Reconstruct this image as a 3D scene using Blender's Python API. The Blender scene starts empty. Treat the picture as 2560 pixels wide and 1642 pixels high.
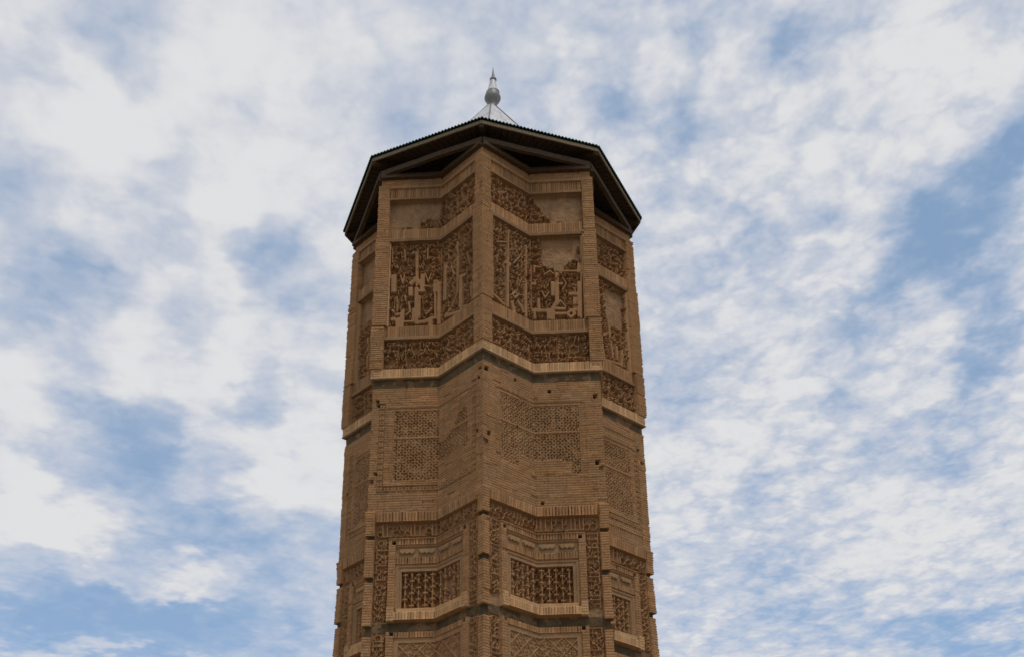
import bpy, math, random
import numpy as np
from mathutils import Vector, Matrix
SC = bpy.context.scene
COL = SC.collection

# ------------------------------------------------------------------ camera
PHI, TAPER, RC = -0.0598685, 0.00523674, 0.764342     # star rotation, flare per metre, valley/tip radius
cam_d = bpy.data.cameras.new("camera"); cam_o = bpy.data.objects.new("camera", cam_d); COL.objects.link(cam_o)
cx_ = Vector((0.99984419, -0.00973335, -0.01472576)); cy_ = Vector((0.00649544, -0.57282842, 0.81964956)); cz_ = -Vector((0.01641327, 0.81961751, 0.57267595))
cam_o.matrix_world = Matrix(((cx_.x, cy_.x, cz_.x, 0.0), (cx_.y, cy_.y, cz_.y, -23.90464), (cx_.z, cy_.z, cz_.z, 0.0), (0, 0, 0, 1)))
cam_d.sensor_width = 36.0; cam_d.lens = 2941.39 / 2560 * 36; cam_d.clip_end = 20000
SC.camera = cam_o
SC.render.resolution_x, SC.render.resolution_y = 1024, 656
SC.view_settings.view_transform = 'Standard'; SC.view_settings.look = 'None'
SC.view_settings.exposure = 0.0; SC.view_settings.gamma = 1.0
SC.cycles.max_bounces = 6

# ------------------------------------------------------------------ sun (behind thin cloud, high)
SUN_EL, SUN_AZ = math.radians(62), math.radians(152)     # azimuth clockwise from +Y (view direction)
sd = Vector((math.sin(SUN_AZ) * math.cos(SUN_EL), math.cos(SUN_AZ) * math.cos(SUN_EL), math.sin(SUN_EL)))
sun_d = bpy.data.lights.new("sun", 'SUN'); sun_d.energy = 1.1; sun_d.angle = math.radians(14); sun_d.color = (1.0, 0.94, 0.85)
sun_o = bpy.data.objects.new("sun", sun_d); COL.objects.link(sun_o)
sun_o.rotation_euler = sd.to_track_quat('Z', 'Y').to_euler()

# ------------------------------------------------------------------ sky: Nishita blue behind a procedural cloud layer
CLOUDS = [(-25.25,47.14,1.83,0.62,179,-0.35),(-27.41,46.41,1.41,0.53,-167,-0.2),(-23.98,45.87,1.1,0.89,180,-0.35),(-22.01,44.8,0.74,0.6,118,-0.5),(-19.62,42.92,0.84,0.15,-170,-0.4),(-28.42,44.4,1.34,0.54,173,-0.2),(-20.21,41.25,0.95,0.83,175,-0.25),(-29.35,41.98,0.65,0.53,-177,-0.12),(-17.03,47.36,4.48,1.82,-172,0.4),(-23.06,42.29,3.02,2.01,-172,0.35),(-26.47,41.15,2.19,1.09,-168,0.2),(-14.44,41.73,3.21,1.32,-174,0.35),(-17.31,39.81,1.41,0.94,-175,0.3),(-24.57,45.24,1.67,0.72,-169,0.2),(-31.11,45.2,1.34,1.04,-175,0.25),(-7.36,45.6,1.22,1.12,172,-0.2),(-5.98,44.28,1.2,0.57,-178,-0.35),(-28.07,38.85,1.46,1.08,-172,-0.35),(-13.94,38.94,1.79,0.57,-174,-0.3),(-12.96,37.62,0.94,0.76,-179,-0.4),(-11.58,35.92,1.39,0.67,-175,-0.4),(-15.1,38.29,0.49,0.46,137,-0.4),(-24.13,35.59,2.71,1.29,-170,-0.35),(-24.56,33.19,1.8,0.73,-169,-0.35),(-17.49,34.94,0.79,0.74,153,-0.35),(-20.88,38.92,1.35,0.46,174,-0.25),(-16.54,36.07,1.46,1.02,-146,0.35),(-22.9,37.44,1.96,0.74,175,0.15),(-18.87,35.73,1.1,0.47,-172,0.2),(-9.25,37.66,1.16,0.96,101,0.15),(-19.97,31.41,1.31,1.02,109,0.4),(-16.16,31.14,1.59,1.22,-178,0.45),(-14.59,33.56,1.44,0.67,-174,0.45),(-15.74,28.15,1.11,0.58,77,0.45),(-13,27.72,1.04,0.75,159,0.45),(-10.14,29.46,1.72,1.51,104,0.45),(-9.84,26.65,1.78,0.75,-177,0.45),(-9.27,33.64,1.16,0.57,97,0.35),(-22.8,24.58,2.08,1.29,156,0.6),(-21.13,23.86,1.11,0.71,-176,0.3),(-16.29,22.58,1.94,0.39,162,0.55),(-18.02,22.03,1.52,0.21,172,0.25),(-13.77,22.41,0.68,0.36,-177,0.4),(-25.39,28.97,1.27,0.93,112,0.3),(-24.01,31.21,1.6,1.44,169,0.2),(-20.16,25.44,0.58,0.53,160,0.3),(-15.23,25.72,0.5,0.33,-177,0.35),(-13.18,25.01,0.88,0.27,-157,0.4),(-11.84,24.72,0.81,0.33,-177,0.35),(-16.95,26.33,0.44,0.22,-175,0.35),(-23.65,22.09,0.88,0.69,114,0.15),(-9.03,23.89,1.22,0.46,-178,0.2),(-12.07,20.7,0.37,0.34,127,0.2),(-9.93,22.17,1.39,0.64,-178,0.12),(-18.36,28.04,2.61,1.66,-175,-0.45),(-20.79,20.12,5.32,1.21,-174,-0.75),(-15.66,24.99,3.96,1.65,-175,-0.5),(-13.19,30.55,1.33,0.54,99,-0.5),(-9.35,31.98,1.12,0.29,-176,-0.5),(-10.07,23.45,2.62,1.11,-177,-0.35),(-13.87,20.3,3.8,1.07,-176,-0.5),(-22.19,22.02,2.2,0.37,168,-0.4),(-22.04,31.27,0.7,0.37,-172,-0.3),(-18.47,31.84,0.75,0.25,102,-0.2),(-20.74,28.99,2.38,0.73,-172,-0.2),(19.45,46.79,1.56,0.37,170,-0.3),(21.76,47.35,1.3,0.9,176,-0.22),(12.81,44.07,1.04,0.56,175,-0.4),(11.37,43.83,1.18,0.75,177,-0.25),(15.55,48.59,1.16,0.23,-165,-0.2),(13.5,47.49,0.82,0.46,175,-0.2),(16.81,44.94,1.48,0.39,-164,-0.2),(10.67,41.24,1.14,0.19,175,-0.3),(14.74,40.06,0.85,0.48,174,-0.2),(19.58,38.08,0.47,0.23,74,-0.45),(15,37.46,0.24,0.19,179,-0.3),(12.4,36.44,0.66,0.54,180,-0.4),(18.54,36.43,0.48,0.27,75,-0.3),(21.98,39.88,0.94,0.25,-141,-0.25),(28.72,39.27,1.29,0.54,-175,-0.3),(31.41,40.01,0.73,0.61,53,-0.5),(27.71,36.51,2.29,1.82,175,-0.65),(23.88,35.61,1.22,0.88,-149,-0.5),(21.58,34.54,1.3,0.37,-174,-0.55),(25.91,37.49,1.14,1.04,-139,-0.2),(20.13,33.58,0.54,0.47,-177,-0.35),(27.29,32.61,0.69,0.46,170,-0.4),(30.52,39.28,1.12,1,-141,-0.4),(14.28,36.32,0.93,0.29,173,-0.2),(29.42,44.11,2.28,1.61,172,0.35),(21.69,44.98,2.24,1.28,172,0.2),(21.3,41.52,2.85,1.12,170,0.3),(23.12,39.11,1.52,1.33,55,0.2),(24.43,33.57,1.24,0.56,169,0.25),(12.2,39.04,1.71,0.77,175,0.2),(21.13,36.45,1.56,1.13,174,0.15),(27.15,30.75,1.1,0.86,64,-0.5),(25.15,28.39,1.16,0.9,-144,-0.35),(20.25,32.97,0.85,0.23,170,-0.4),(18.93,31.76,0.42,0.3,73,-0.45),(19.63,30.4,0.38,0.25,74,-0.35),(17.94,31.03,0.17,0.15,-175,-0.3),(12.94,32.76,0.39,0.31,75,-0.35),(12.85,31.03,0.29,0.26,68,-0.35),(9.49,33.4,0.34,0.23,177,-0.35),(10.21,32.41,0.45,0.29,177,-0.25),(22.5,27.26,0.3,0.27,55,-0.4),(23.84,26.37,0.28,0.18,173,-0.4),(26.14,26.81,0.37,0.18,170,-0.4),(22.59,26.01,0.57,0.15,171,-0.35),(14.84,25.52,0.51,0.26,175,-0.5),(13.1,26.4,0.52,0.38,178,-0.35),(17.63,24.77,0.57,0.15,149,-0.4),(14.05,24.11,0.89,0.15,163,-0.45),(15.07,23.12,0.99,0.18,174,-0.5),(13.89,22.35,0.9,0.22,-172,-0.55),(11.73,21.46,0.59,0.33,177,-0.45),(17.07,20.86,1.13,0.18,174,-0.35),(20.39,19.89,1.45,0.17,173,-0.35),(22.04,18.64,2.98,0.6,173,-0.55),(24.84,20.92,0.44,0.34,-179,-0.4),(15.35,19.89,1.71,0.32,175,-0.35),(8.6,20.13,0.89,0.36,177,-0.4),(13.17,19.14,1.15,0.27,175,-0.4),(12.5,26.88,0.63,0.15,175,-0.3),(9.9,29.96,1.1,0.19,175,-0.2),(16.42,28.65,0.83,0.26,173,-0.2),(21.72,23.42,3.36,1.43,172,0.3),(15.79,31.29,2.38,1.52,175,0.25),(10.5,27.25,1.91,1.14,177,0.12),(26.52,27.72,0.75,0.32,169,0.25),(13.06,29.05,2.57,1.14,175,0.15),(7.31,44.55,1.07,0.57,177,-0.3),(2.25,45.91,1.65,1.13,180,-0.15),(-2.77,48.32,2.27,1.1,-179,0.1)]
w = bpy.data.worlds.new("World"); SC.world = w; w.use_nodes = True
nt = w.node_tree; nt.nodes.clear()
N = nt.nodes.new; LK = nt.links.new
out = N('ShaderNodeOutputWorld'); bg = N('ShaderNodeBackground'); LK(bg.outputs[0], out.inputs[0]); bg.inputs[1].default_value = 1.0
def M(op, a, b=None, c=None, clamp=False):
    n = N('ShaderNodeMath'); n.operation = op; n.use_clamp = clamp
    for i, v in enumerate((a, b, c)):
        if v is None: continue
        if isinstance(v, (int, float)): n.inputs[i].default_value = v
        else: LK(v, n.inputs[i])
    return n.outputs[0]
def VM(op, a, b=None):
    n = N('ShaderNodeVectorMath'); n.operation = op
    for i, v in enumerate((a, b)):
        if v is None: continue
        if isinstance(v, tuple): n.inputs[i].default_value = v
        else: LK(v, n.inputs[i])
    return n.outputs[1 if op in ('DOT_PRODUCT', 'LENGTH') else 0]
tc = N('ShaderNodeTexCoord'); dirv = VM('NORMALIZE', tc.outputs['Generated'])
sp = N('ShaderNodeSeparateXYZ'); LK(dirv, sp.inputs[0]); dx, dy, dz = sp.outputs
zc = M('MAXIMUM', dz, 0.06)
pl = N('ShaderNodeCombineXYZ'); LK(M('DIVIDE', dx, zc), pl.inputs[0]); LK(M('DIVIDE', dy, zc), pl.inputs[1])   # cloud layer plane
def noise(vec, scale, detail, rough, dist=0.0, loc=(0, 0, 0), sc3=(1, 1, 1), rot=0.0):
    mp = N('ShaderNodeMapping'); LK(vec, mp.inputs[0]); mp.inputs['Location'].default_value = loc
    mp.inputs['Scale'].default_value = sc3; mp.inputs['Rotation'].default_value = (0, 0, rot)
    n = N('ShaderNodeTexNoise'); LK(mp.outputs[0], n.inputs['Vector']); n.inputs['Scale'].default_value = scale
    n.inputs['Detail'].default_value = detail; n.inputs['Roughness'].default_value = rough; n.inputs['Distortion'].default_value = dist
    return n
az = M('MULTIPLY', M('ARCTAN2', dx, dy), 57.29578); al = M('MULTIPLY', M('ARCSINE', dz), 57.29578)
aa = N('ShaderNodeCombineXYZ'); LK(az, aa.inputs[0]); LK(al, aa.inputs[1])
wn = noise(pl.outputs[0], 4.0, 4, 0.62)
wv = VM('SCALE', VM('SUBTRACT', wn.outputs['Color'], (0.5, 0.5, 0.5))); wv.node.inputs['Scale'].default_value = 7.0
av = VM('ADD', aa.outputs[0], VM('MULTIPLY', wv, (1, 1, 0)))
# the banks and openings (CLOUDS: azimuth, altitude, two widths in degrees, turn, amount) summed into one smooth field, then
# factored into products of a curve over azimuth and a curve over altitude, which the shader multiplies and adds
A_, E_ = np.meshgrid(np.linspace(-45, 45, 121), np.linspace(5, 65, 91)); Fd = np.zeros_like(A_)
for a0, e0, s1, s2, rot, amp in CLOUDS:
    c_, s_ = math.cos(math.radians(rot)), math.sin(math.radians(rot)); X_ = ((A_ - a0) * c_ + (E_ - e0) * s_) / s1; Y_ = (-(A_ - a0) * s_ + (E_ - e0) * c_) / s2
    Fd += amp * np.exp(-.5 * (X_ ** 2 + Y_ ** 2))
Us, Ss, Vs_ = np.linalg.svd(Fd, full_matrices=False)
mA = N('ShaderNodeMapRange'); mE = N('ShaderNodeMapRange'); sv = N('ShaderNodeSeparateXYZ'); LK(av, sv.inputs[0])
for m_, o__, lo_, hi_ in ((mA, 0, -45, 45), (mE, 1, 5, 65)):
    LK(sv.outputs[o__], m_.inputs[0]); m_.inputs[1].default_value = lo_; m_.inputs[2].default_value = hi_; m_.inputs[3].default_value = -1; m_.inputs[4].default_value = 1
def vcurve(sock, rows, n_pts):                               # three one-dimensional profiles in one node
    cb = N('ShaderNodeCombineXYZ'); [LK(sock, cb.inputs[i]) for i in range(3)]
    vc = N('ShaderNodeVectorCurve'); LK(cb.outputs[0], vc.inputs['Vector']); mp_ = vc.mapping
    xs = np.linspace(-1, 1, n_pts)
    for i, row in enumerate(rows):
        ys = np.interp(xs, np.linspace(-1, 1, len(row)), row); cu = mp_.curves[i]
        cu.points[0].location = (xs[0], ys[0]); cu.points[1].location = (xs[-1], ys[-1])
        for x_, y_ in zip(xs[1:-1], ys[1:-1]): cu.points.new(float(x_), float(y_))
    mp_.update(); return vc.outputs[0]
acc = 0.60
for r0 in range(0, 15, 3):
    ca, ce, prod = [], [], []
    for r_ in range(r0, r0 + 3):
        ma, me_ = abs(Vs_[r_]).max() * 1.02, abs(Us[:, r_]).max() * 1.02
        ca.append(Vs_[r_] / ma); ce.append(Us[:, r_] / me_); prod.append(float(Ss[r_] * ma * me_))
    dp = VM('DOT_PRODUCT', VM('MULTIPLY', vcurve(mA.outputs[0], ca, 61), vcurve(mE.outputs[0], ce, 46)), tuple(prod))
    acc = M('ADD', dp, acc)
f1 = noise(pl.outputs[0], 8.0, 5, 0.56, 0.35, (3.1, 1.7, 0), (1, .8, 1), 0.5).outputs[0]
f2 = noise(pl.outputs[0], 22.0, 4, 0.55, 0.2, (1.1, 7.7, 0), (1.0, .7, 1), 0.9).outputs[0]
f0 = noise(pl.outputs[0], 2.6, 2, 0.5, 0.0, (5, 2, 0)).outputs[0]
rip = N('ShaderNodeMapRange'); rip.interpolation_type = 'SMOOTHSTEP'; LK(az, rip.inputs[0]); rip.inputs[1].default_value = -14; rip.inputs[2].default_value = 12; rip.inputs[3].default_value = .34; rip.inputs[4].default_value = .74
vo = N('ShaderNodeTexVoronoi'); vo.feature = 'F1'; vo.inputs['Scale'].default_value = 15.0; vo.inputs['Detail'].default_value = 1.0
wn2 = noise(pl.outputs[0], 12.0, 3, 0.6); wv2 = VM('SCALE', VM('SUBTRACT', wn2.outputs['Color'], (0.5, 0.5, 0.5))); wv2.node.inputs['Scale'].default_value = 0.13
LK(VM('ADD', VM('MULTIPLY', pl.outputs[0], (1.0, .85, 1)), wv2), vo.inputs['Vector'])
puff = M('SUBTRACT', 0.62, vo.outputs['Distance'])
f3 = noise(pl.outputs[0], 60.0, 3, 0.6, 0.1, (4.1, 2.7, 0), (1.0, .75, 1), 0.8).outputs[0]
cov = M('MULTIPLY_ADD', M('SUBTRACT', acc, 0.62), 0.90, 0.75)
cov = M('MULTIPLY_ADD', M('SUBTRACT', f1, 0.5), 0.62, M('MULTIPLY_ADD', M('SUBTRACT', f0, 0.5), 0.2, cov))
cov = M('ADD', cov, M('MULTIPLY', rip.outputs[0], M('ADD', M('MULTIPLY', puff, 0.62), M('MULTIPLY_ADD', M('SUBTRACT', f2, 0.52), 0.75, M('MULTIPLY', M('SUBTRACT', f3, 0.5), 0.30)))))
mr = N('ShaderNodeMapRange'); mr.interpolation_type = 'SMOOTHSTEP'; LK(cov, mr.inputs[0])
mr.inputs[1].default_value = -0.14; mr.inputs[2].default_value = 1.02
cr = N('ShaderNodeValToRGB'); LK(mr.outputs[0], cr.inputs[0]); e = cr.color_ramp.elements
e[0].position = 0.0; e[0].color = (.365, .535, .735, 1); e[1].position = 1.0; e[1].color = (.745, .75, .76, 1)
q = e.new(0.5); q.color = (.55, .62, .735, 1)
q = e.new(0.8); q.color = (.645, .67, .73, 1)
sky = N('ShaderNodeTexSky'); sky.sky_type = 'NISHITA'; sky.sun_disc = False
sky.sun_elevation = SUN_EL; sky.sun_rotation = SUN_AZ; sky.altitude = 2200; sky.air_density = 1.0; sky.dust_density = 1.0; sky.ozone_density = 1.2
sk = VM('SCALE', sky.outputs[0]); sk.node.inputs['Scale'].default_value = 0.15
mx = N('ShaderNodeMix'); mx.data_type = 'RGBA'; LK(M('MULTIPLY_ADD', mr.outputs[0], 0.55, 0.45), mx.inputs[0]); LK(sk, mx.inputs[6]); LK(cr.outputs[0], mx.inputs[7])
LK(mx.outputs[2], bg.inputs[0])
w.cycles.sampling_method = 'MANUAL'; w.cycles.sample_map_resolution = 512

# ------------------------------------------------------------------ materials
def mat(name, rough=0.9, spec=0.2):
    m = bpy.data.materials.new(name); m.use_nodes = True
    b = m.node_tree.nodes['Principled BSDF']; b.inputs['Roughness'].default_value = rough
    b.inputs['Specular IOR Level'].default_value = spec
    return m, m.node_tree, b
def nz(t, scale, detail=5, rough=.6, coord='Object', sc3=(1, 1, 1)):
    tc = t.nodes.new('ShaderNodeTexCoord'); mp = t.nodes.new('ShaderNodeMapping'); n = t.nodes.new('ShaderNodeTexNoise')
    t.links.new(tc.outputs[coord], mp.inputs[0]); t.links.new(mp.outputs[0], n.inputs['Vector']); mp.inputs['Scale'].default_value = sc3
    n.inputs['Scale'].default_value = scale; n.inputs['Detail'].default_value = detail; n.inputs['Roughness'].default_value = rough
    return n.outputs[0]
def ramp(t, fac, stops):
    r = t.nodes.new('ShaderNodeValToRGB'); t.links.new(fac, r.inputs[0]); el = r.color_ramp.elements
    el[0].position, el[0].color = stops[0][0], (*stops[0][1], 1); el[1].position, el[1].color = stops[-1][0], (*stops[-1][1], 1)
    for s, c in stops[1:-1]:
        x = el.new(s); x.color = (*c, 1)
    return r.outputs[0]
def mul(t, a, b, f=1.0):
    m = t.nodes.new('ShaderNodeMix'); m.data_type = 'RGBA'; m.blend_type = 'MULTIPLY'; m.inputs[0].default_value = f
    t.links.new(a, m.inputs[6]); t.links.new(b, m.inputs[7]); return m.outputs[2]
def bump(t, b, h, s, d=0.01):
    n = t.nodes.new('ShaderNodeBump'); n.inputs['Strength'].default_value = s; n.inputs['Distance'].default_value = d
    t.links.new(h, n.inputs['Height']); t.links.new(n.outputs[0], b.inputs['Normal'])
BRICK, t, b = mat("fired_brick", .93, .12)
at = t.nodes.new('ShaderNodeAttribute'); at.attribute_name = 'tint'
c = mul(t, at.outputs['Color'], ramp(t, nz(t, .9, 5, .62, 'Object', (1, 1, .8)), [(.3, (.90, .89, .88)), (.5, (1.02, 1.02, 1.02)), (.72, (1.12, 1.12, 1.10))]))
c = mul(t, c, ramp(t, nz(t, 30, 3, .7), [(.3, (.80, .79, .77)), (.7, (1.16, 1.16, 1.17))]))
t.links.new(c, b.inputs['Base Color']); bump(t, b, nz(t, 45, 4, .7), .5, .01)
def wood(name, c0, c1, rough=.85):
    m, t, b = mat(name, rough)
    t.links.new(ramp(t, nz(t, 9, 5, .65, 'Object', (1, 1, 4)), [(.3, c0), (.7, c1)]), b.inputs['Base Color']); bump(t, b, nz(t, 40, 4, .6), .4)
    return m
WOOD = wood("weathered_timber", (.055, .037, .022), (.11, .075, .046))
FASC = wood("pale_fascia_timber", (.15, .115, .07), (.26, .20, .125))
DARKW = wood("dark_soffit_boards", (.07, .048, .032), (.13, .09, .06))  # plain dark brown board tone
PLATE = wood("grey_brown_plate_timber", (.065, .043, .026), (.13, .086, .052))
SHEET, t, b = mat("green_painted_sheet", .55, .4)
t.links.new(ramp(t, nz(t, 6), [(.3, (.012, .05, .036)), (.7, (.03, .10, .075))]), b.inputs['Base Color'])
CAP, t, b = mat("pale_galvanised_metal", .5, .4)
cc = ramp(t, nz(t, 5, 6, .7, 'Object', (1, 1, .25)), [(.3, (.38, .39, .40)), (.5, (.60, .60, .60)), (.75, (.72, .71, .70))])
cc = mul(t, cc, ramp(t, nz(t, 16, 3, .6, 'Object', (1, 1, .5)), [(.30, (.35, .24, .17)), (.36, (1, 1, 1)), (.9, (1, 1, 1))]))
t.links.new(cc, b.inputs['Base Color']); b.inputs['Metallic'].default_value = .15
SPK, t, b = mat("grey_finial_metal", .5, .4)
t.links.new(ramp(t, nz(t, 8), [(.3, (.16, .165, .155)), (.7, (.25, .25, .235))]), b.inputs['Base Color']); b.inputs['Metallic'].default_value = .2
SEAM, t, b = mat("dark_seam_strip", .7); b.inputs['Base Color'].default_value = (.22, .20, .185, 1)
SOIL, t, b = mat("dry_plain_soil", 1.0, .1)
t.links.new(ramp(t, nz(t, .05, 8, .65), [(.3, (.15, .12, .085)), (.55, (.21, .17, .12)), (.75, (.26, .21, .155))]), b.inputs['Base Color']); bump(t, b, nz(t, 4, 6, .7), .5, .05)

# ------------------------------------------------------------------ object helpers
def tag(o, label=None, cat=None, kind=None):
    if label: o['label'] = label
    if cat: o['category'] = cat
    if kind: o['kind'] = kind
    return o
def mesh_np(name, V, F, m, parent=None, colr=None):
    me = bpy.data.meshes.new(name); V = np.asarray(V, np.float32); F = np.asarray(F, np.int32)
    me.vertices.add(len(V)); me.vertices.foreach_set('co', V.ravel())
    me.loops.add(F.size); me.loops.foreach_set('vertex_index', F.ravel())
    me.polygons.add(len(F)); me.polygons.foreach_set('loop_start', np.arange(len(F), dtype=np.int32) * 4)
    me.polygons.foreach_set('loop_total', np.full(len(F), 4, np.int32))
    me.update(calc_edges=True)
    if colr is not None:
        a = me.attributes.new('tint', 'FLOAT_COLOR', 'POINT')
        cc = np.ones((len(V), 4), np.float32); cc[:, :3] = colr; a.data.foreach_set('color', cc.ravel())
    me.materials.append(m)
    o = bpy.data.objects.new(name, me); COL.objects.link(o); o.parent = parent
    return o
def pymesh(name, V, F, m, parent=None, smooth=False):
    me = bpy.data.meshes.new(name); me.from_pydata([tuple(v) for v in V], [], F); me.materials.append(m)
    if smooth: me.polygons.foreach_set('use_smooth', [True] * len(F))
    me.update(); o = bpy.data.objects.new(name, me); COL.objects.link(o); o.parent = parent
    return o
def bar(a, b, wd, ht, up=Vector((0, 0, 1)), jit=0.0):       # beam from a to b: 8 rings, slightly wavy
    a, b = Vector(a), Vector(b); d = (b - a).normalized(); s = d.cross(up).normalized(); u2 = s.cross(d)
    V, F = [], []; n = 9
    for i in range(n):
        c = a.lerp(b, i / (n - 1)) + s * random.uniform(-jit, jit) + u2 * random.uniform(-jit, jit)
        for sx, sy in ((-1, -1), (1, -1), (1, 1), (-1, 1)): V.append(c + s * sx * wd / 2 + u2 * sy * ht / 2)
    for i in range(n - 1):
        for j in range(4): F.append((i * 4 + j, i * 4 + (j + 1) % 4, i * 4 + 4 + (j + 1) % 4, i * 4 + 4 + j))
    F += [(3, 2, 1, 0), tuple(n * 4 - 4 + j for j in range(4))]
    return V, F
def lathe(prof, seg=40):
    V, F = [], []
    for r, z in prof:
        for j in range(seg): V.append((r * math.cos(2 * math.pi * j / seg), r * math.sin(2 * math.pi * j / seg), z))
    for i in range(len(prof) - 1):
        for j in range(seg): F.append((i * seg + j, i * seg + (j + 1) % seg, (i + 1) * seg + (j + 1) % seg, (i + 1) * seg + j))
    return V, F

# ------------------------------------------------------------------ ground
gx = np.concatenate([-np.geomspace(6000, 20, 20), np.linspace(-16, 16, 9), np.geomspace(20, 6000, 20)])
GX, GY = np.meshgrid(gx, gx); rr = np.hypot(GX, GY)
GZ = -1.6 - 0.15 * np.sin(GX * .07) * np.cos(GY * .05) * np.clip((rr - 8) / 30, 0, 1)
n = len(gx); idx = np.arange(n * n).reshape(n, n)
F = np.stack([idx[:-1, :-1], idx[:-1, 1:], idx[1:, 1:], idx[1:, :-1]], -1).reshape(-1, 4)
tag(mesh_np('ground', np.stack([GX, GY, GZ], -1).reshape(-1, 3), F, SOIL), kind='structure')

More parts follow.
